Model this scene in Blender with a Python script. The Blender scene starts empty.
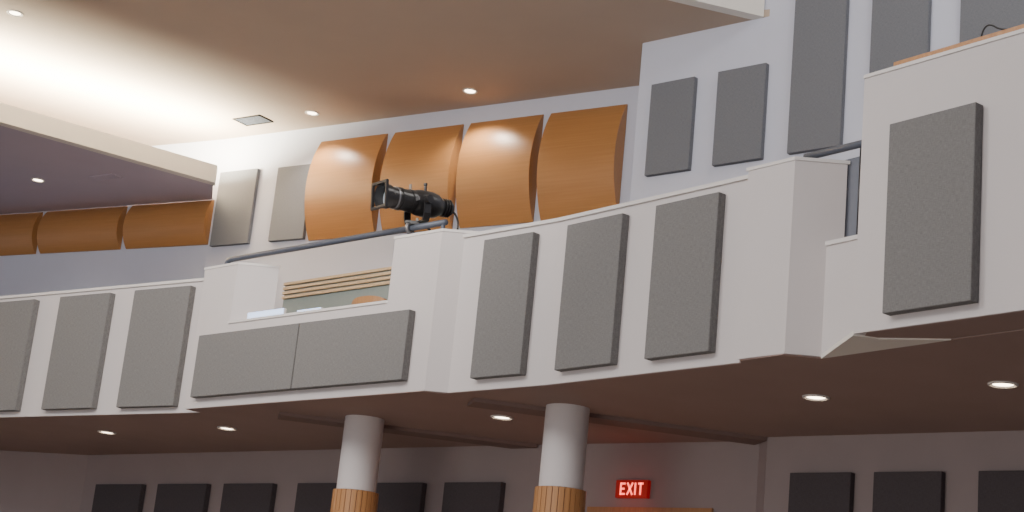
import bpy, bmesh, math
from mathutils import Vector, Matrix
EYE=1.5; F=1650.0
p=math.radians(14.93); r=math.radians(5.74)
FW=Vector((0,math.cos(p),math.sin(p))); R0=Vector((1,0,0)); U0=Vector((0,-math.sin(p),math.cos(p)))
CX=R0*math.cos(r)+U0*math.sin(r); CY=-R0*math.sin(r)+U0*math.cos(r)
cam=bpy.data.cameras.new("camera"); co=bpy.data.objects.new("camera",cam)
bpy.context.collection.objects.link(co)
cam.sensor_width=36; cam.lens=F/1024*36; cam.clip_end=200
M=Matrix.Identity(4)
for i in range(3):
    M[i][0]=CX[i]; M[i][1]=CY[i]; M[i][2]=-FW[i]
M[2][3]=EYE
co.matrix_world=M
bpy.context.scene.camera=co
# survey helpers: sight line from the photo station to known planes / wall lines
def sight(px,py): return FW*F+CX*(px-512)+CY*(256-py)
def onlevel(px,py,z):
    d=sight(px,py); t=(z-EYE)/d.z
    return Vector((d.x*t,d.y*t,z))
def offs(pts,o):
    n=len(pts); out=[]
    for i in range(n):
        a=Vector(pts[max(i-1,0)]); b=Vector(pts[min(i+1,n-1)])
        q=(b-a).normalized(); nn=Vector((-q.y,q.x)); out.append(Vector(pts[i])+nn*o)
    return out
def onwall(px,py,pts):
    d=sight(px,py); n=len(pts)
    for i in range(n-1):
        a=Vector(pts[i]); b=Vector(pts[i+1]); e=b-a
        det=d.x*(-e.y)+e.x*d.y
        if abs(det)<1e-9: continue
        t=(a.x*(-e.y)+e.x*a.y)/det
        s=(d.x*a.y-d.y*a.x)/det
        lo=-9 if i==0 else 0; hi=9 if i==n-2 else 1
        if t>0 and lo<=s<=hi:
            return Vector((d.x*t,d.y*t,EYE+d.z*t))
    raise RuntimeError("no wall hit")

# ---------- materials
def S(c):
    return tuple(((x/255)/12.92 if x/255<=0.04045 else ((x/255+0.055)/1.055)**2.4) for x in c)+(1,)
def mat(name,c,rough=.6,metal=0,noise=0,scale=20,bump=0,emit=None,es=0,spec=None,c2=None):
    m=bpy.data.materials.new(name); m.use_nodes=True; nt=m.node_tree; b=nt.nodes["Principled BSDF"]
    b.inputs["Roughness"].default_value=rough; b.inputs["Metallic"].default_value=metal
    base=S(c); b.inputs["Base Color"].default_value=base
    if spec is not None: b.inputs["Specular IOR Level"].default_value=spec
    tc=nt.nodes.new("ShaderNodeTexCoord"); nz=nt.nodes.new("ShaderNodeTexNoise")
    nz.inputs["Scale"].default_value=scale; nz.inputs["Detail"].default_value=6
    nt.links.new(tc.outputs["Object"],nz.inputs["Vector"])
    if noise or c2:
        rp=nt.nodes.new("ShaderNodeValToRGB")
        if c2 is None:
            lo=tuple(v*(1-noise) for v in base[:3])+(1,); hi=tuple(min(1,v*(1+noise)) for v in base[:3])+(1,)
        else: lo=base; hi=S(c2)
        rp.color_ramp.elements[0].position=.3; rp.color_ramp.elements[1].position=.7
        rp.color_ramp.elements[0].color=lo; rp.color_ramp.elements[1].color=hi
        nt.links.new(nz.outputs["Fac"],rp.inputs["Fac"]); nt.links.new(rp.outputs["Color"],b.inputs["Base Color"])
    if bump:
        bp_=nt.nodes.new("ShaderNodeBump"); bp_.inputs["Strength"].default_value=bump; bp_.inputs["Distance"].default_value=.01
        nt.links.new(nz.outputs["Fac"],bp_.inputs["Height"]); nt.links.new(bp_.outputs["Normal"],b.inputs["Normal"])
    if emit:
        b.inputs["Emission Color"].default_value=S(emit); b.inputs["Emission Strength"].default_value=es
    return m
def woodmat(name,c1,c2,axis=2,rough=.35,fine=40):
    m=bpy.data.materials.new(name); m.use_nodes=True; nt=m.node_tree; b=nt.nodes["Principled BSDF"]
    b.inputs["Roughness"].default_value=rough
    tc=nt.nodes.new("ShaderNodeTexCoord"); mp=nt.nodes.new("ShaderNodeMapping"); nz=nt.nodes.new("ShaderNodeTexNoise")
    sc=[fine,fine,fine]; sc[axis]=1.2; mp.inputs["Scale"].default_value=sc
    nz.inputs["Scale"].default_value=1.; nz.inputs["Detail"].default_value=5; nz.inputs["Distortion"].default_value=.1
    rp=nt.nodes.new("ShaderNodeValToRGB")
    rp.color_ramp.elements[0].position=.25; rp.color_ramp.elements[1].position=.75
    rp.color_ramp.elements[0].color=S(c1); rp.color_ramp.elements[1].color=S(c2)
    nt.links.new(tc.outputs["Object"],mp.inputs["Vector"]); nt.links.new(mp.outputs["Vector"],nz.inputs["Vector"])
    nt.links.new(nz.outputs["Fac"],rp.inputs["Fac"]); nt.links.new(rp.outputs["Color"],b.inputs["Base Color"])
    return m
def fabricmat(name,c,amp=.2):
    m=bpy.data.materials.new(name); m.use_nodes=True; nt=m.node_tree; b=nt.nodes["Principled BSDF"]
    b.inputs["Roughness"].default_value=.95; b.inputs["Specular IOR Level"].default_value=.1
    tc=nt.nodes.new("ShaderNodeTexCoord"); base=S(c)
    fac=[]
    for sc in ((260,60,30),(30,60,260)):
        mp=nt.nodes.new("ShaderNodeMapping"); mp.inputs["Scale"].default_value=sc
        nz=nt.nodes.new("ShaderNodeTexNoise"); nz.inputs["Scale"].default_value=1; nz.inputs["Detail"].default_value=3
        nt.links.new(tc.outputs["Object"],mp.inputs["Vector"]); nt.links.new(mp.outputs["Vector"],nz.inputs["Vector"]); fac.append(nz)
    ad=nt.nodes.new("ShaderNodeMath"); ad.operation="ADD"
    nt.links.new(fac[0].outputs["Fac"],ad.inputs[0]); nt.links.new(fac[1].outputs["Fac"],ad.inputs[1])
    ml=nt.nodes.new("ShaderNodeMath"); ml.operation="MULTIPLY"; ml.inputs[1].default_value=.5
    nt.links.new(ad.outputs[0],ml.inputs[0])
    rp=nt.nodes.new("ShaderNodeValToRGB")
    rp.color_ramp.elements[0].position=.35; rp.color_ramp.elements[1].position=.65
    rp.color_ramp.elements[0].color=tuple(v*(1-amp) for v in base[:3])+(1,); rp.color_ramp.elements[1].color=tuple(v*(1+amp) for v in base[:3])+(1,)
    nt.links.new(ml.outputs[0],rp.inputs["Fac"]); nt.links.new(rp.outputs["Color"],b.inputs["Base Color"])
    return m
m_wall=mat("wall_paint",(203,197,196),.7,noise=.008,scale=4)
m_wallup=mat("upper_wall_paint",(196,199,213),.7,noise=.01,scale=4)
m_lip=mat("cove_white_paint",(224,220,212),.7,noise=.01,scale=5)
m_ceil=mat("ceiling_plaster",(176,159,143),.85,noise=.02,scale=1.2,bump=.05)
m_sofleft=mat("soffit_plaster",(184,175,190),.85,noise=.02,scale=2)
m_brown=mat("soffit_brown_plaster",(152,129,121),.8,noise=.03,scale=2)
m_beam=mat("beam_paint",(124,103,97),.8,noise=.03,scale=3)
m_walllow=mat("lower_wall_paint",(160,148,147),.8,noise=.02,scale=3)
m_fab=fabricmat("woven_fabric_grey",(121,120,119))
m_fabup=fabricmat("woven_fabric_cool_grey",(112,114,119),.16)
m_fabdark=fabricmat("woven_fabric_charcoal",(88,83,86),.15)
m_wood=woodmat("maple_veneer_amber",(166,117,68),(176,126,76),axis=0,rough=.38)
m_woodrail=woodmat("oak_strip",(160,110,66),(190,140,90),axis=0)
m_palewood=woodmat("tan_oak_strip",(190,160,122),(210,182,144),axis=0)
m_woodcol=woodmat("column_oak",(166,118,74),(186,136,88),axis=2)
m_seam=mat("seam_dark_oak",(95,58,34),.6,noise=.05)
m_black=mat("black_enamel",(38,37,38),.3,.0,noise=.05,scale=30)
m_steel=mat("blue_grey_painted_steel",(84,90,102),.4,.2,noise=.05,scale=30)
m_alum=mat("bare_aluminium",(140,140,143),.35,.8,noise=.05,scale=30)
m_lens=mat("lens_glass",(170,180,190),.1,0,noise=.02)
m_trim=mat("white_metal_trim",(216,212,209),.5,noise=.01)
m_lamp=mat("lamp_warm_glow",(255,235,205),.5,emit=(255,232,200),es=12)
m_red=mat("exit_red_glow",(255,100,85),.5,emit=(255,100,85),es=3)
m_redbody=mat("exit_face_dark_red",(110,20,18),.5,emit=(170,16,14),es=.4)
m_dark=mat("dark_void",(25,22,22),.9,noise=.05)
m_floor=mat("carpet_taupe",(118,109,105),.95,noise=.2,scale=60,bump=.1)
m_part=mat("partition_grey_green",(136,146,142),.7,noise=.02)
m_blue=mat("pale_blue_reflection",(205,222,245),.3,noise=.02,emit=(185,208,250),es=1.6)  # emission imitates a bluish-white reflection, no lamp there
m_glass=mat("smoked_glass",(118,122,132),.2,noise=.02)
m_glass.node_tree.nodes["Principled BSDF"].inputs["Alpha"].default_value=.8

# ---------- mesh helpers
def link(o): bpy.context.collection.objects.link(o); return o
def meshobj(name,verts,faces,m,smooth=False,bevel=0):
    me=bpy.data.meshes.new(name); me.from_pydata([tuple(v) for v in verts],[],faces)
    bm=bmesh.new(); bm.from_mesh(me); bmesh.ops.recalc_face_normals(bm,faces=bm.faces)
    if bevel: bmesh.ops.bevel(bm,geom=[e for e in bm.edges if len(e.link_faces)==2 and e.calc_face_angle(0)>.6],offset=bevel,segments=2,affect='EDGES')
    bm.to_mesh(me); bm.free()
    if smooth:
        for q in me.polygons: q.use_smooth=True
    me.materials.append(m); return link(bpy.data.objects.new(name,me))
def prism(name,pts,z0,z1,m,bevel=0):
    n=len(pts); v=[(q[0],q[1],z0) for q in pts]+[(q[0],q[1],z1) for q in pts]
    f=[tuple(range(n))[::-1],tuple(range(n,2*n))]+[(i,(i+1)%n,n+(i+1)%n,n+i) for i in range(n)]
    return meshobj(name,v,f,m,bevel=bevel)
def wallpoly(name,pts,z0,z1,th,m,bevel=0,front=0):
    a=offs(pts,-front) if front else [Vector(q) for q in pts]
    return prism(name,list(a)+list(offs(pts,th))[::-1],z0,z1,m,bevel)
def struct(o): o["kind"]="structure"; return o
def wallsegs(name,pts,z0,z1,th,m,front=0):
    a=offs(pts,-front) if front else [Vector(q) for q in pts]; b=offs(pts,th)
    for i in range(len(pts)-1):
        struct(prism("%s_%d"%(name,i+1),[a[i],a[i+1],b[i+1],b[i]],z0,z1,m))
def tag(o,label,cat,group=None):
    o["label"]=label; o["category"]=cat
    if group: o["group"]=group
    return o
BOX=[(0,1,2,3),(4,5,6,7),(0,1,5,4),(1,2,6,5),(2,3,7,6),(3,0,4,7)]
def slab(name,pL,pR,z0,z1,t,m,bevel=.003):
    pL=Vector(pL[:2]); pR=Vector(pR[:2]); L=(pR-pL).length; mid=(pL+pR)/2
    ang=math.atan2(pR.y-pL.y,pR.x-pL.x); H=z1-z0
    v=[(x,y,z) for z in (0,H) for x,y in ((-L/2,0),(L/2,0),(L/2,t),(-L/2,t))]
    o=meshobj(name,v,BOX,m,bevel=bevel); o.location=(mid.x,mid.y,z0); o.rotation_euler=(0,0,ang); return o
def lathe(name,prof,m,seg=32,axis='Z',smooth=True):
    v=[];f=[]
    for a in range(seg):
        c=math.cos(2*math.pi*a/seg); s=math.sin(2*math.pi*a/seg)
        for rr,h in prof:
            v.append((rr*c,rr*s,h) if axis=='Z' else (h,rr*c,rr*s))
    n=len(prof)
    for a in range(seg):
        b2=(a+1)%seg
        for i in range(n-1): f.append((a*n+i,b2*n+i,b2*n+i+1,a*n+i+1))
    me=bpy.data.meshes.new(name); me.from_pydata(v,[],f)
    bm=bmesh.new(); bm.from_mesh(me); bmesh.ops.remove_doubles(bm,verts=bm.verts,dist=1e-5)
    bmesh.ops.recalc_face_normals(bm,faces=bm.faces); bm.to_mesh(me); bm.free()
    if smooth:
        for q in me.polygons: q.use_smooth=True
        me.set_sharp_from_angle(angle=math.radians(35))
    me.materials.append(m); return link(bpy.data.objects.new(name,me))
def tube(name,pts,rad,m,seg=12):
    pts=[Vector(q) for q in pts]; v=[];f=[]; n=len(pts); up=Vector((0,0,1))
    a=None
    for i,q in enumerate(pts):
        t=(pts[min(i+1,n-1)]-pts[max(i-1,0)]).normalized()
        if a is None:
            ref=up if abs(t.dot(up))<.95 else Vector((1,0,0)); a=t.cross(ref).normalized()
        a=(a-t*a.dot(t)).normalized(); c=t.cross(a)
        for k in range(seg):
            th=2*math.pi*k/seg; v.append(q+a*rad*math.cos(th)+c*rad*math.sin(th))
    for i in range(n-1):
        for k in range(seg): f.append((i*seg+k,i*seg+(k+1)%seg,(i+1)*seg+(k+1)%seg,(i+1)*seg+k))
    f.append(tuple(range(seg))); f.append(tuple(range((n-1)*seg,n*seg)))
    return meshobj(name,v,f,m,smooth=True)
def bez(a,b,c,d,n=10):
    a,b,c,d=map(Vector,(a,b,c,d)); return [(1-t)**3*a+3*(1-t)**2*t*b+3*(1-t)*t*t*c+t**3*d for t in [i/n for i in range(n+1)]]
def par(ch,pa):
    ch.parent=pa; return ch

# ---------- plan
ZB=3.96; ZC=10.3; ZS=9.2; ZT=5.34
A=[(-12.5,23.6),(-8.5,20.6),(-2.95,16.5)]
B0=Vector((-3.10,16.39)); B1=Vector((-.63,13.97)); bd=(B1-B0).normalized(); SV=Vector((.998,-.06)).normalized()
B2=B1+SV*.2
C=[tuple(B2),(.366,13.15),(1.054,12.31),(1.69,11.53)]
D0=Vector((1.664,11.44)); D1=Vector((1.934,11.10)); dd=(D1-D0).normalized()
D2=D1+SV*.25
Fp=[tuple(D2),(2.85,10.12),(3.7,8.95),(5.4,6.7)]
E=[(2.228,10.30),(2.995,9.28),(4.0,7.95),(5.0,6.6)]
BK=[(-16,34.0),(-11,30.47),(-5.15,27.15),(1.75,22.55)]
NR=[(1.49,21.05),(2.93,19.8),(6.5,16.7),(11,12.5)]

# ---------- setting
struct(prism("floor",[(-26,-12),(20,-12),(20,40),(-26,40)],-.1,0,m_floor))
fr=[(-13,22.0),(-6.0,17.4),(-1.0,13.3),(1.2,10.9),(4.5,6.4)]
struct(prism("floor_rear",fr+[(12,8),(12,30),(-13,30)],0,1.25,m_floor))
struct(prism("wall_right_blocker",[(9,-12),(9.2,-12),(9.2,10),(9,10)],0,14,m_wallup))  # unseen wall added to block ambient light from the right
wallsegs("wall_balcony_left",A,ZB,ZT,.15,m_wall); wallsegs("wall_balcony_centre",C,ZB,ZT,.15,m_wall)
struct(wallpoly("trim_1",A,ZT,ZT+.03,.18,m_trim,front=.02)); struct(wallpoly("trim_2",C,ZT,ZT+.03,.18,m_trim,front=.02))
def bp(s,k=0): return B0+bd*s+SV*k
LB=(B1-B0).length
OL=.54; OR=LB-.60
def rectp(f,s0,s1,k0,k1): return [f(s0,k0),f(s1,k0),f(s1,k1),f(s0,k1)]
ZL=4.79
struct(prism("wall_balcony_sill",rectp(bp,0,OR-.01,0,.17),ZB,ZL,m_wall))
struct(prism("wall_pier_1",rectp(bp,0,OL,0,.42),ZL,5.40,m_wall))
struct(prism("wall_pier_2",rectp(bp,OR-.01,LB,0,.40),ZB+.001,5.385,m_wall))
struct(prism("wall_pier_4",rectp(bp,0,OL,.17,.42),ZB+.001,ZL,m_wall))
struct(prism("trim_3",rectp(bp,OL,OR-.01,-.02,.19),ZL,ZL+.025,m_trim))
struct(prism("trim_4",rectp(bp,-.01,OL+.01,-.01,.43),5.40,5.425,m_trim))
struct(prism("trim_5",rectp(bp,OR-.02,LB+.01,-.01,.41),5.385,5.41,m_trim))
def dp(s,k=0): return D0+dd*s+SV*k
LD=(D1-D0).length
ZD=5.37
struct(prism("wall_pier_5",rectp(dp,-.01,LD,0,.37),ZB+.004,ZD,m_wall))
struct(prism("trim_6",rectp(dp,-.02,LD+.01,-.01,.38),ZD,ZD+.025,m_trim))
ZF=4.755
wallsegs("wall_side_gallery",Fp,ZB,ZF,.15,m_wall); struct(wallpoly("trim_7",Fp,ZF,ZF+.03,.17,m_trim,front=.015))
ZE=5.71
wallsegs("wall_box",E,ZB,ZE,.15,m_wall); struct(wallpoly("trim_8",E,ZE,ZE+.025,.16,m_trim,front=.01))
ed=(Vector(E[1])-Vector(E[0])).normalized(); en=Vector((-ed.y,ed.x)); E0=Vector(E[0])
struct(prism("wall_box_return",[E0+en*.15,E0+en*.15+ed*.12,E0+en*.42+ed*.12,E0+en*.42],ZB,ZE,m_wall))
def inset(pts,o=.015): return [Vector(q) for q in offs(pts,o)]
front=inset(A)+[B0+SV*.02,B1+SV*.0+bd*-.03,B2+Vector((-.04,.05))]+inset(C)[1:]+[D0+SV*.02,D1-dd*.02,D2+Vector((-.02,.03))]+inset(Fp)[1:]
bkz=[Vector((1.75,22.5)),Vector((-5.15,27.1)),Vector((-11,30.4)),Vector((-16,33.9)),Vector((-16,26.4))]
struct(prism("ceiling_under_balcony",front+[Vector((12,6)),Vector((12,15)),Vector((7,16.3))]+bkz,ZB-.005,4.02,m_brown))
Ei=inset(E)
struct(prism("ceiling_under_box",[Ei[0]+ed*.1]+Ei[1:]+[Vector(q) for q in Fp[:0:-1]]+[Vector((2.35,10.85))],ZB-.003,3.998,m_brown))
struct(prism("trim_9",[E0,Vector((2.40,10.33)),Vector((2.82,10.16)),D2],ZB-.012,ZB+.02,m_lip))
struct(prism("floor_balcony",[q+Vector((.25,.25)) for q in front]+[Vector((12,6)),Vector((12,12)),Vector((6.4,16.7)),Vector((1.6,21))]+bkz,4.02,4.18,m_floor))
wallsegs("wall_back",BK,4.18,ZC,.2,m_wallup)
struct(prism("wall_return",[(1.49,21.05),(1.75,22.55),(2.2,22.8),(1.9,21.2)],4.18,ZC,m_wallup))
wallsegs("wall_near",NR,4.18,ZC,.2,m_wallup)
wallsegs("wall_near_upper",NR[1:],ZC,14,.2,m_wallup)
c1=onlevel(763,17,ZC); c2=onlevel(690,0,ZC)
dv=(c2-c1).normalized(); c3=c1+dv*30; dq=Vector((-dv.y,dv.x,0)); 
if dq.y>0: dq=-dq
struct(prism("ceiling",[c1.xy,c2.xy,c3.xy,(-28,8),(-28,40),(6,40),(6,18)],ZC,ZC+.1,m_ceil))
struct(prism("wall_ceiling_edge",[(c1+dq*.02).xy,(c3+dq*.02).xy,(c3-dq*.15).xy,(c1-dq*.15).xy],ZC-.001,ZC+3.6,m_lip))
struct(prism("ceiling_upper",[(-28,-10),(16,-10),(16,25),(-28,25)],14,14.1,m_ceil))
so=[(-5.03,26.13),(-5.2,27.15),(-11,30.43),(-16,33.9),(-16,18.42)]
struct(prism("ceiling_soffit",so,ZS+.005,ZS+.05,m_sofleft))
struct(prism("wall_cove_lip",[(-5.0,26.1),(-16,18.35),(-16,18.55),(-5.02,26.3)],ZS,ZS+.3,m_lip))
LB1=[(-10,22.85),(-5.11,21.1)]; LB2=[(-5.11,21.1),(.46,16.36),(2.416,14.8)]; LB3=[(2.427,14.55),(4.22,13.0),(8,9.8)]
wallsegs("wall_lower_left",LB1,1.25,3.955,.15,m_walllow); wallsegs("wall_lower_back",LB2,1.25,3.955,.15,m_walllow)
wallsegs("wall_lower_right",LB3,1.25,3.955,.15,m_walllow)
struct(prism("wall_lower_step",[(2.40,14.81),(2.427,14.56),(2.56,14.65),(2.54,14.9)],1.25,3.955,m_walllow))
for i,(a,b_) in enumerate((((-2.09,15.9),(.44,16.33)),((-.2,14.03),(2.42,14.55)))):
    struct(wallpoly("trim_beam_%d"%(i+1),[a,b_],3.92,3.955,.3,m_beam))

# ---------- acoustic panels
T=.08
def panel(wall,xL,xR,row,z0,z1,m,label,group,t=T):
    w=offs(wall,-t)
    a=onwall(xL,row,w); b_=onwall(xR,row,w)
    o=slab("acoustic_panel",a,b_,z0,z1,t-.004,m)
    return tag(o,label,"acoustic panel",group)
gf="grey fabric panels on the balcony front"
lab="upright grey woven fabric acoustic panel on white balcony front"
for xl,xr,row in ((-26,25,354),(51,101,350),(126,182,344)): panel(A,xl,xr,row,4.02,5.28,m_fab,lab,gf)
for xl,xr,row in ((477,526,308),(561,616,294),(650,713,280)): panel(C,xl,xr,row,4.05,5.26,m_fab,lab,gf)
panel(E,886,973,212,4.04,5.30,m_fab,"upright grey woven fabric acoustic panel on projecting balcony box",gf)
Bl=[tuple(B0),tuple(B1)]
panel(Bl,196,294.6,356,4.055,4.68,m_fab,"wide grey fabric acoustic panel below the balcony opening",gf)
panel(Bl,295.4,404,356,4.055,4.68,m_fab,"wide grey fabric acoustic panel below the balcony opening",gf)
gu="grey fabric panels on the upper walls"
panel(BK,215,252,208,8.35,9.66,m_fabup,"grey fabric acoustic panel on upper back wall beside wood reflectors",gu)
panel(BK,273,307,204,8.35,9.63,m_fabup,"grey fabric acoustic panel on upper back wall beside wood reflectors",gu)
panel(NR,648,691,128,8.33,9.62,m_fabup,"grey fabric acoustic panel on white upper wall",gu)
panel(NR,715,763,116,8.33,9.62,m_fabup,"grey fabric acoustic panel on white upper wall",gu)
panel(NR,791,843,76,8.34,10.95,m_fabup,"tall grey fabric acoustic panel on white upper wall",gu)
panel(NR,871,928,30,8.9,11.4,m_fabup,"tall grey fabric acoustic panel behind the balcony box",gu)
panel(NR,960,1030,20,9.1,11.4,m_fabup,"tall grey fabric acoustic panel behind the balcony box",gu)
gl="charcoal panels on the wall under the balcony"
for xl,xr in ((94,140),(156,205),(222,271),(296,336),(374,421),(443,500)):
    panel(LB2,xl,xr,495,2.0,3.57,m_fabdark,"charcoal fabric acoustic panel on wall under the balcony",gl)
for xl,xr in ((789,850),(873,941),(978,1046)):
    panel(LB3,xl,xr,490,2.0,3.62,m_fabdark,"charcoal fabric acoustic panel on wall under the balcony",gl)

# ---------- curved wood reflectors
def reflector(pL,pR,z0,z1,depth,label):
    pL=Vector(pL[:2]); pR=Vector(pR[:2]); L=(pR-pL).length; mid=(pL+pR)/2; H=z1-z0
    ang=math.atan2(pR.y-pL.y,pR.x-pL.x); n=24; v=[];f=[]
    R=(H*H/4+depth*depth)/(2*depth)
    for x in (-L/2,L/2):
        for i in range(n+1):
            z=H*i/n; y=-(math.sqrt(R*R-(z-H/2)**2)-(R-depth)); v.append((x,y-.03,z))
        v.append((x,-.008,H)); v.append((x,-.008,0))
    N=n+3
    for i in range(N): f.append((i,(i+1)%N,N+(i+1)%N,N+i))
    f.append(tuple(range(N))); f.append(tuple(range(N,2*N)))
    o=meshobj("wood_reflector",v,f,m_wood,smooth=True); o.data.set_sharp_from_angle(angle=math.radians(30))
    o.location=(mid.x,mid.y,z0); o.rotation_euler=(0,0,ang)
    return tag(o,label,"acoustic reflector","curved wood reflectors on the back wall")
for xl,yl,xr,yr in ((322,148,388,138),(396,137,464,127),(472,126,544,117),(552,116,628,105)):
    reflector(onwall(xl,yl,BK),onwall(xr,yr,BK),8.32,10.02,.24,"bowed amber maple veneer reflector on the upper back wall")
for xl,yl,xr,yr in ((-40,214,44,210),(49,210,128,206),(134,206,215,200)):
    reflector(onwall(xl,yl,BK),onwall(xr,yr,BK),8.40,9.19,.16,"low bowed amber maple reflector under the ceiling soffit")

# ---------- recessed lights
def can(px,py,z,rad,grp,energy=0,col=(1,.90,.78)):
    q=onlevel(px,py,z)
    e=bpy.data.objects.new("recessed_light",None); link(e); e.location=(q.x,q.y,z)
    e.empty_display_size=.1
    ring=lathe("trim_ring",[(rad*.8,-.001),(rad*1.0,-.014),(rad*1.15,-.010),(rad*1.18,0),(rad*.8,0)],m_trim); par(ring,e)
    d=lathe("lamp_disc",[(0,-.004),(rad*.5,-.005),(rad*.8,-.003),(rad*.8,-.0005),(0,-.0005)],m_lamp); par(d,e)
    tag(e,"round white recessed ceiling downlight, switched on","ceiling light",grp)
    if energy:
        l=bpy.data.lights.new("downlight","SPOT"); l.energy=energy; l.spot_size=math.radians(120); l.spot_blend=.8; l.color=col; l.shadow_soft_size=.08
        lo=bpy.data.objects.new("downlight",l); link(lo); lo.location=(q.x,q.y,z-.05)
for q in ((107,432),(227,428),(502,417),(816,397),(1003,384)): can(q[0],q[1],ZB-.006,.09,"downlights under the balcony",120)
for q in ((15,13),(312,113),(470,91)): can(q[0],q[1],ZC,.1,"downlights in the upper ceiling",200)
can(38,180,ZS+.004,.1,"downlight in the soffit",60)
def vent(px,py,z,w,l):
    q=onlevel(px,py,z); e=bpy.data.objects.new("air_vent",None); link(e); e.location=(q.x,q.y,z); e.rotation_euler=(0,0,math.radians(-35))
    v=[];f=[]
    def bx(x0,x1,y0,y1,z0,z1):
        k=len(v); v.extend([(x,y,zz) for zz in (z0,z1) for x,y in ((x0,y0),(x1,y0),(x1,y1),(x0,y1))])
        f.extend([tuple(k+i for i in ff) for ff in BOX])
    hi=z>10
    bx(-l/2,l/2,-w/2,-w/2+.03,-.015,0); bx(-l/2,l/2,w/2-.03,w/2,-.015,0); bx(-l/2,-l/2+.03,-w/2,w/2,-.015,0); bx(l/2-.03,l/2,-w/2,w/2,-.015,0)
    par(meshobj("vent_frame",v,f,m_dark if hi else m_sofleft),e); v=[];f=[]
    for i in range(7):
        y=-w/2+.05+i*(w-.1)/6; bx(-l/2+.03,l/2-.03,y-.005,y+.005,-.012,-.002)
    par(meshobj("louvre",v,f,m_steel if hi else m_sofleft),e)
    par(meshobj("duct_opening",[(-l/2+.02,-w/2+.02,-.001),(l/2-.02,-w/2+.02,-.001),(l/2-.02,w/2-.02,-.001),(-l/2+.02,w/2-.02,-.001)],[(0,1,2,3)],m_dark if hi else m_sofleft),e)
    tag(e,"rectangular slatted air vent in the plaster ceiling","vent")
vent(253,120,ZC,.35,.6)
vent(105,177,ZS+.004,.22,.6)

# ---------- columns
for px,py in ((365,418),(568,407)):
    q=onlevel(px,py,3.96)
    e=bpy.data.objects.new("column",None); link(e); e.location=(q.x,q.y,1.25)
    par(lathe("shaft",[(0,2.0),(.19,2.0),(.19,2.71),(0,2.71)],m_wall,48),e)
    par(lathe("seam_core",[(0,0),(.214,0),(.214,1.985),(0,1.985)],m_seam,64),e)
    v=[];f=[];nb=26;w=2*math.pi/nb
    for k in range(nb):
        a0=k*w+.014; a1=(k+1)*w-.014; base=len(v)
        for j in range(4):
            th=a0+(a1-a0)*j/3
            for rr in (.208,.22):
                for z in (0,1.995): v.append((rr*math.cos(th),rr*math.sin(th),z))
        for j in range(3):
            b0=base+4*j; c0=b0+4
            f+=[(b0,b0+1,c0+1,c0),(b0+2,b0+3,c0+3,c0+2),(b0+1,b0+3,c0+3,c0+1),(b0,b0+2,c0+2,c0)]
        f+=[(base,base+1,base+3,base+2),(base+12,base+13,base+15,base+14)]
    par(meshobj("wood_cladding",v,f,m_woodcol),e)
    tag(e,"round white plaster column with vertical oak cladding below","column","columns under the balcony")

# ---------- exit sign + door
a=onwall(617,490,LB2); b_=onwall(649,490,LB2)
es=slab("exit_sign",a+Vector((-.02,-.05,0)),b_+Vector((-.02,-.05,0)),3.425,3.595,.06,m_redbody,.004)
tag(es,"red illuminated exit sign with glowing letters above the door","exit sign")
def letters(h):
    v=[];f=[];t=.017
    def bar(x0,z0,x1,z1):
        d=Vector((x1-x0,z1-z0)).normalized(); n=Vector((-d.y,d.x))*t/2; k=len(v)
        c=[(x0+n.x,z0+n.y),(x1+n.x,z1+n.y),(x1-n.x,z1-n.y),(x0-n.x,z0-n.y)]
        for y in (-.003,.0): v.extend([(q[0],y,q[1]) for q in c])
        f.extend([tuple(k+i for i in ff) for ff in BOX])
    x=-.118; w=.05; H=h/2
    bar(x,-H,x,H); bar(x,H-t/2,x+w,H-t/2); bar(x,0,x+w*.85,0); bar(x,-H+t/2,x+w,-H+t/2)
    x=-.045; bar(x,-H,x+.06,H); bar(x,H,x+.06,-H)
    x=.045; bar(x,-H,x,H)
    x=.075; bar(x,H-t/2,x+.058,H-t/2); bar(x+.029,-H,x+.029,H)
    return meshobj("lettering",v,f,m_red)
lt=letters(.115); lt.parent=es; lt.location=(0,-.002,.085); lt["label"]="glowing red letters EXIT"
pl=bpy.data.lights.new("exit_glow","POINT"); pl.energy=.8; pl.color=(1,.12,.08); pl.shadow_soft_size=.05
po=link(bpy.data.objects.new("exit_glow",pl)); po.location=(a+b_)/2+Vector((-.15,-.2,0)); po.location.z=3.45
w=offs(LB2,-.03); a=onwall(587,508,w); b_=onwall(712,508,w)
d=bpy.data.objects.new("door_1",None); link(d); d["kind"]="structure"
ht=3.34
def inner(s): return a.xy+(b_.xy-a.xy)*s
par(slab("door_frame",a,b_,ht-.1,ht,.08,m_woodcol),d)
par(slab("door_frame",inner(0),inner(.06),1.25,ht-.1,.08,m_woodcol),d); par(slab("door_frame",inner(.94),inner(1),1.25,ht-.1,.08,m_woodcol),d)
par(slab("door_leaf",inner(.06),inner(.497),1.25,ht-.1,.05,m_woodcol),d); par(slab("door_leaf",inner(.503),inner(.94),1.25,ht-.1,.05,m_woodcol),d)

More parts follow.
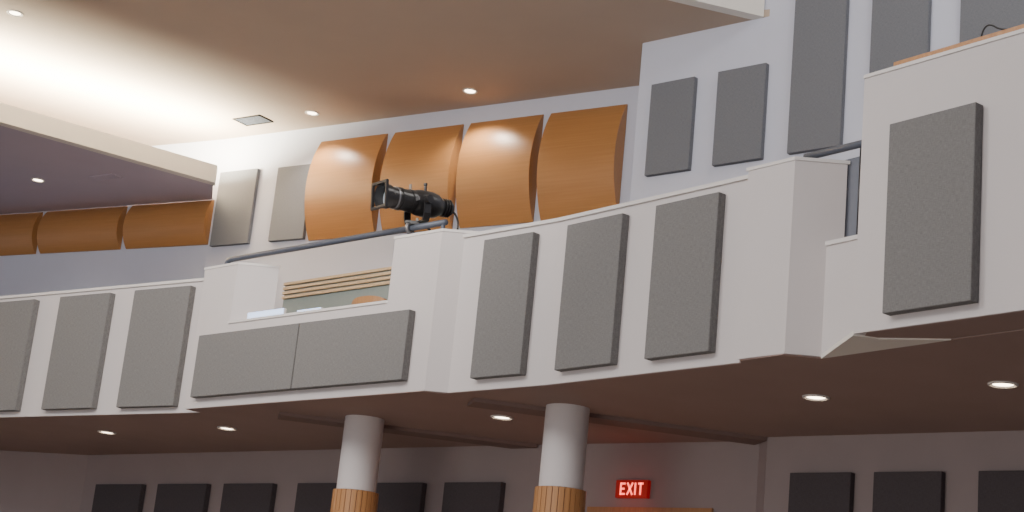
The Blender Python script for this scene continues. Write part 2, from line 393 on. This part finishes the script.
# ---------- hand rails
def p3(v,z): return (v.x,v.y,z)
zr=5.50; kr=.13
rl=bpy.data.objects.new("hand_rail",None); link(rl); rl.location=(bp(1.6,kr).x,bp(1.6,kr).y,5.42)
def parw(ch,pa):
    ch.parent=pa; ch.matrix_parent_inverse=Matrix.Translation(-pa.location); return ch
pts=[p3(bp(.14,kr),5.425)]+bez(p3(bp(.14,kr),5.435),p3(bp(.14,kr),zr),p3(bp(.16,kr),zr),p3(bp(.26,kr),zr),8)+[p3(bp(s,kr),zr) for s in (1,1.6,2.2,2.8,3.30)]
parw(tube("rail_pipe",pts,.029,m_steel),rl)
parw(tube("rail_bracket",[p3(bp(3.27,kr),5.411),p3(bp(3.27,kr),zr)],.018,m_steel),rl)
tag(rl,"blue-grey painted steel pipe rail over the balcony opening","hand rail")
rl2=bpy.data.objects.new("hand_rail",None); link(rl2)
fd=(Vector(Fp[1])-Vector(Fp[0])).normalized(); fn=Vector((-fd.y,fd.x)); F0=Vector(Fp[0])
def fp(s,k): return F0+fd*s+fn*k
rl2.location=(fp(0,.08).x,fp(0,.08).y,ZF+.03)
parw(tube("rail_pipe",[p3(fp(-.28,.03),5.48),p3(fp(.75,.09),5.48)],.027,m_steel),rl2)
parw(tube("rail_bracket",[p3(fp(-.2,.04),ZD+.026),p3(fp(-.2,.04),5.48)],.016,m_steel),rl2)
for s in (.20,.7): parw(tube("rail_post",[p3(fp(s,.1),ZF+.03),p3(fp(s,.1),5.48)],.016,m_black),rl2)
g=slab("glass_panel",fp(.02,.12),fp(.72,.12),ZF+.04,5.42,.012,m_glass,.002); parw(g,rl2)
tag(rl2,"steel pipe rail with smoked glass infill between balcony piers","hand rail")

# ---------- wooden ledge on the box
ee=offs(E,.05); ee2=offs(E,.14)
wl=prism("wooden_rail",[Vector(ee[0])+ed*.2]+[Vector(x) for x in ee[1:]]+[Vector(x) for x in ee2[:0:-1]]+[Vector(ee2[0])+ed*.2],ZE+.026,ZE+.085,m_woodrail)
tag(wl,"light oak top rail on the balcony box parapet","rail")
cp=E0+ed*.85+en*.1
zz=ZE+.09
cb=tube("cable",bez(p3(cp,zz),p3(cp+Vector((.0,-.05)),zz+.07),p3(cp+Vector((.02,-.06)),zz+.09),p3(cp+Vector((.05,-.1)),zz+.06),8)+bez(p3(cp+Vector((.05,-.1)),zz+.06),p3(cp+Vector((.08,-.12)),zz+.03),p3(cp+Vector((.1,-.14)),zz+.02),p3(cp+Vector((.16,-.2)),zz+.006),8)[1:],.006,m_black,8)
tag(cb,"thin black cable looped over the oak rail","cable")

# ---------- things seen through the opening
bn=Vector((-bd.y,bd.x))
def bq(s,k): return B0+bd*s+bn*k
PW=[tuple(bq(-1.5,2.2)),tuple(bq(LB+.6,2.2))]
pw=bpy.data.objects.new("slatted_partition",None); link(pw); pw.location=(bq(1.5,2.2).x,bq(1.5,2.2).y,4.18)
parw(wallpoly("partition_panel",PW,4.18,5.955,.08,m_part),pw)
for i in range(4):
    parw(wallpoly("oak_strip",PW,5.76+i*.055,5.76+i*.055+.032,.1,m_palewood,front=.03),pw)
tag(pw,"grey-green balcony partition topped with horizontal tan oak strips","partition")
def reflection_bar(x0,x1,row,h,k):  # added glowing bars that imitate reflections in the balcony opening
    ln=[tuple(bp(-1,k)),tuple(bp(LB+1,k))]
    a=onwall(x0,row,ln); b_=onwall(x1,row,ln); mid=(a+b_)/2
    e=bpy.data.objects.new("reflection_bar",None); link(e); e.location=(mid.x,mid.y,ZL+.025)
    parw(slab("bar_backing",a.xy+bn*.011,b_.xy+bn*.011,ZL+.026,ZL+.03+h,.03,m_trim),e)
    parw(slab("reflection_glow",a,b_,ZL+.03,ZL+.026+h,.01,m_blue),e)
    tag(e,"slim glowing bluish-white bar standing in for a glass reflection","light","glowing reflection stand-ins on the balcony sill")
reflection_bar(248,283,311,.07,.04); reflection_bar(297,320,311,.03,.05)
# auditorium seat
k1=[tuple(bq(-1,.8)),tuple(bq(LB+1,.8))]
sc=onwall(375,300,k1)
se=bpy.data.objects.new("auditorium_seat",None); link(se); se.location=(sc.x,sc.y,4.18); se.rotation_euler=(0,0,math.atan2(bd.y,bd.x))
H=sc.z-4.18
n=10; v=[];f=[]
for lay in (0,.03):
    for zi in range(6):
        z=.42+(H-.42)*zi/5
        for i in range(n+1):
            u=-1+2*i/n; x=.24*u; y=-.10+.07*u*u+lay+ -.06*((z-.42)/(H-.42)); v.append((x,y,z-(.03*u**4 if zi==5 else 0)))
W=n+1; K=6*W
for zi in range(5):
    for i in range(n):
        q=zi*W+i; f.append((q,q+1,q+W+1,q+W)); f.append((K+q,K+q+1,K+q+W+1,K+q+W))
for i in range(n): f.append((i,i+1,K+i+1,K+i)); q=5*W+i; f.append((q,q+1,K+q+1,K+q))
for zi in range(5):
    for i in (0,n): q=zi*W+i; f.append((q,q+W,K+q+W,K+q))
par(meshobj("backrest",v,f,m_woodcol,smooth=False),se)
par(meshobj("seat",[(x,y,z) for z in (.40,.46) for x,y in ((-.23,-.08),(.23,-.08),(.22,.38),(-.22,.38))],BOX,m_fabdark,bevel=.015),se)
for x in (-.2,.2):
    for y in (-.04,.33): par(tube("leg",[(x,y,0),(x*.95,y,.40)],.014,m_steel),se)
tag(se,"wooden backed seat with dark cushion behind the sill","seat")

# ---------- spotlight
sp=bpy.data.objects.new("stage_spotlight",None); link(sp)
base=bp(2.85,kr)
sp.location=(base.x,base.y,zr)
axis=Vector((-.80,-.60,-.09)).normalized()
ry=Matrix.Identity(3)
X=axis; Y=Vector((0,0,1)).cross(X).normalized(); Z=X.cross(Y)
for i in range(3): ry[i][0]=X[i]; ry[i][1]=Y[i]; ry[i][2]=Z[i]
Rm=ry.to_4x4(); SC=Matrix.Diagonal((1.32,1.34,1.34,1))
ctr=Vector((0,0,.25))
def loc(o,x=0,y=0,z=0,extra=None):
    o.parent=sp; o.matrix_local=Matrix.Translation(ctr)@Rm@SC@Matrix.Translation((x,y,z))@(extra or Matrix.Identity(4)); return o
loc(lathe("lens_barrel",[(.074,.0),(.074,.02),(.080,.02),(.080,.05),(.074,.05),(.074,.12),(.080,.12),(.080,.135),(.074,.135),(.074,.22),(.084,.22),(.084,.275),(.075,.275),(.072,.05),(.06,.0)],m_black,32,'X'))
loc(lathe("lens",[(0,.225),(.03,.222),(.072,.208),(.072,.20),(0,.20)],m_lens,32,'X'))
loc(lathe("reflector_housing",[(.07,.02),(.082,.0),(.090,-.03),(.092,-.08),(.090,-.14),(.082,-.18),(.066,-.205),(.06,-.22),(0,-.225)],m_black,32,'X'))
loc(lathe("lamp_cap",[(0,-.31),(.045,-.31),(.052,-.30),(.052,-.23),(.058,-.22),(.058,-.205)],m_black,24,'X'))
for k in range(3):
    loc(lathe("cooling_fin",[(.05,-.24-.02*k),(.064,-.24-.02*k),(.064,-.246-.02*k),(.05,-.246-.02*k)],m_black,24,'X'))
loc(lathe("barrel_ring",[(.07,.16),(.0785,.16),(.0785,.172),(.07,.172)],m_alum,32,'X'))
v=[];f=[]
def ringsq(o,i,x0,x1):
    for x in (x0,x1):
        for s in (o,i): v.extend([(x,-s,-s),(x,s,-s),(x,s,s),(x,-s,s)])
    for k in range(4):
        j=(k+1)%4
        f.extend([(k,j,4+j,4+k),(8+k,8+j,12+j,12+k),(k,j,8+j,8+k),(4+k,4+j,12+j,12+k)])
ringsq(.094,.074,.275,.295)
loc(meshobj("gel_frame",v,f,m_black,bevel=.003))
for k,(y,z) in enumerate(((0,.115),(.115,0),(-.115,0))):
    bx=meshobj("shutter_handle",[(x,yy,zz2) for x in (-.002,.004) for yy,zz2 in ((-.012,-.02),(.012,-.02),(.012,.02),(-.012,.02))],BOX,m_alum)
    loc(bx,.035,y*.85,z*.85,Matrix.Rotation(math.radians(90) if k>0 else 0,4,'X'))
loc(lathe("handle",[(0,0),(.010,0),(.010,.04),(.014,.045),(.014,.06),(0,.06)],m_black,16),-.09,0,.085)
yk=[(-.03,-.12,.02),(-.03,-.12,-.09),(-.03,-.10,-.14),(-.03,0,-.15),(-.03,.10,-.14),(-.03,.12,-.09),(-.03,.12,.02)]
v=[];f=[]
for q in yk:
    q=Vector(q); c=Vector((-.03,0,-.05)); n_=(q-c); n_.x=0; n_=n_.normalized()*.006
    for dx in (-.026,.026):
        for sg in (-1,1): v.append((q.x+dx,q.y+n_.y*sg,q.z+n_.z*sg))
for i in range(len(yk)-1):
    a0=i*4;b0=a0+4
    f+= [(a0,a0+1,b0+1,b0),(a0+2,a0+3,b0+3,b0+2),(a0,a0+2,b0+2,b0),(a0+1,a0+3,b0+3,b0+1)]
f+=[(0,1,3,2),(len(v)-4,len(v)-3,len(v)-1,len(v)-2)]
loc(meshobj("yoke",v,f,m_black))
for sg in (-1,1):
    loc(lathe("yoke_knob",[(0,0),(.028,0),(.03,.01),(.028,.03),(0,.032)],m_black,16),-.03,.122*sg,0,Matrix.Rotation(math.radians(-90*sg),4,'X'))
yb=Vector(ctr)+(Rm@SC@Vector((-.03,0,-.15)))
o=lathe("clamp_bolt",[(0,-.03),(.024,-.03),(.024,.03),(.013,.03),(.013,.06),(0,.06)],m_alum,12); o.parent=sp; o.location=yb+Vector((0,0,-.005))
cc=[]
for i in range(11):
    th=math.radians(60+i*26); cc.append(bn.to_3d()*(.050*math.cos(th))+Vector((0,0,.050*math.sin(th))))
cl=tube("pipe_clamp",cc,.018,m_alum,8); cl.parent=sp
bl=meshobj("clamp_body",[(x,y,z) for z in (.034,.066) for x,y in ((-.06,-.035),(.08,-.035),(.08,.035),(-.06,.035))],BOX,m_black,bevel=.006); bl.parent=sp
ccb=tube("power_cable",bez((.33,.22,.27),(.44,.28,.24),(.44,.24,.0),(.33,.16,-.02),14)+bez((.33,.16,-.02),(.22,.08,-.04),(.12,.05,.08),(.05,.04,.055),12)[1:],.010,m_black,8); ccb.parent=sp
tag(sp,"black theatrical spotlight with yoke clamped to the pipe rail","spotlight")

# ---------- lighting
wd=bpy.data.worlds.new("world"); bpy.context.scene.world=wd; wd.use_nodes=True
wd.node_tree.nodes["Background"].inputs[0].default_value=(.88,.89,1,1); wd.node_tree.nodes["Background"].inputs[1].default_value=.5
def area(name,loc_,target,sx,sy,e,col):
    l=bpy.data.lights.new(name,"AREA"); l.shape='RECTANGLE'; l.size=sx; l.size_y=sy; l.energy=e; l.color=col
    o=link(bpy.data.objects.new(name,l)); o.location=loc_
    o.rotation_euler=(Vector(target)-Vector(loc_)).to_track_quat('-Z','Y').to_euler(); return o
area("added_fill",(-10,7,9.2),(0,14,5),3,3,600,(1,.97,.94))  # unseen area lamp added to light the balcony front from the left
area("added_fill",(-4,4,9.8),(-1,22,8),4,4,400,(1,.97,.96))  # unseen fill lamp added up front, aimed at the upper back wall
area("added_uplight",(-4,11,7.2),(-5,18,10.3),6,3,340,(1,.92,.84))  # unseen lamp added to brighten the upper ceiling
area("added_uplight",(-6,3,.6),(-1,16,4),6,3,520,(1,.92,.86))  # unseen low lamp added to brighten the balcony underside
area("opening_fill",(6,14,13.8),(6,17,9),4,4,450,(1,.98,.94))  # unseen lamp added in the ceiling opening to brighten the upper zone
ca=Vector((-5.0,26.2)); cb_=Vector((-16,18.5)); mid=(ca+cb_)/2
cv=bpy.data.lights.new("cove_strip","AREA"); cv.shape='RECTANGLE'; cv.size=(cb_-ca).length; cv.size_y=.25; cv.energy=5000; cv.color=(1,.93,.70)
cvo=link(bpy.data.objects.new("cove_strip",cv)); cvo.location=(mid.x-.15,mid.y+.22,ZS+.22)
cvo.rotation_euler=(math.radians(180),0,math.atan2(-(cb_-ca).y,-(cb_-ca).x))
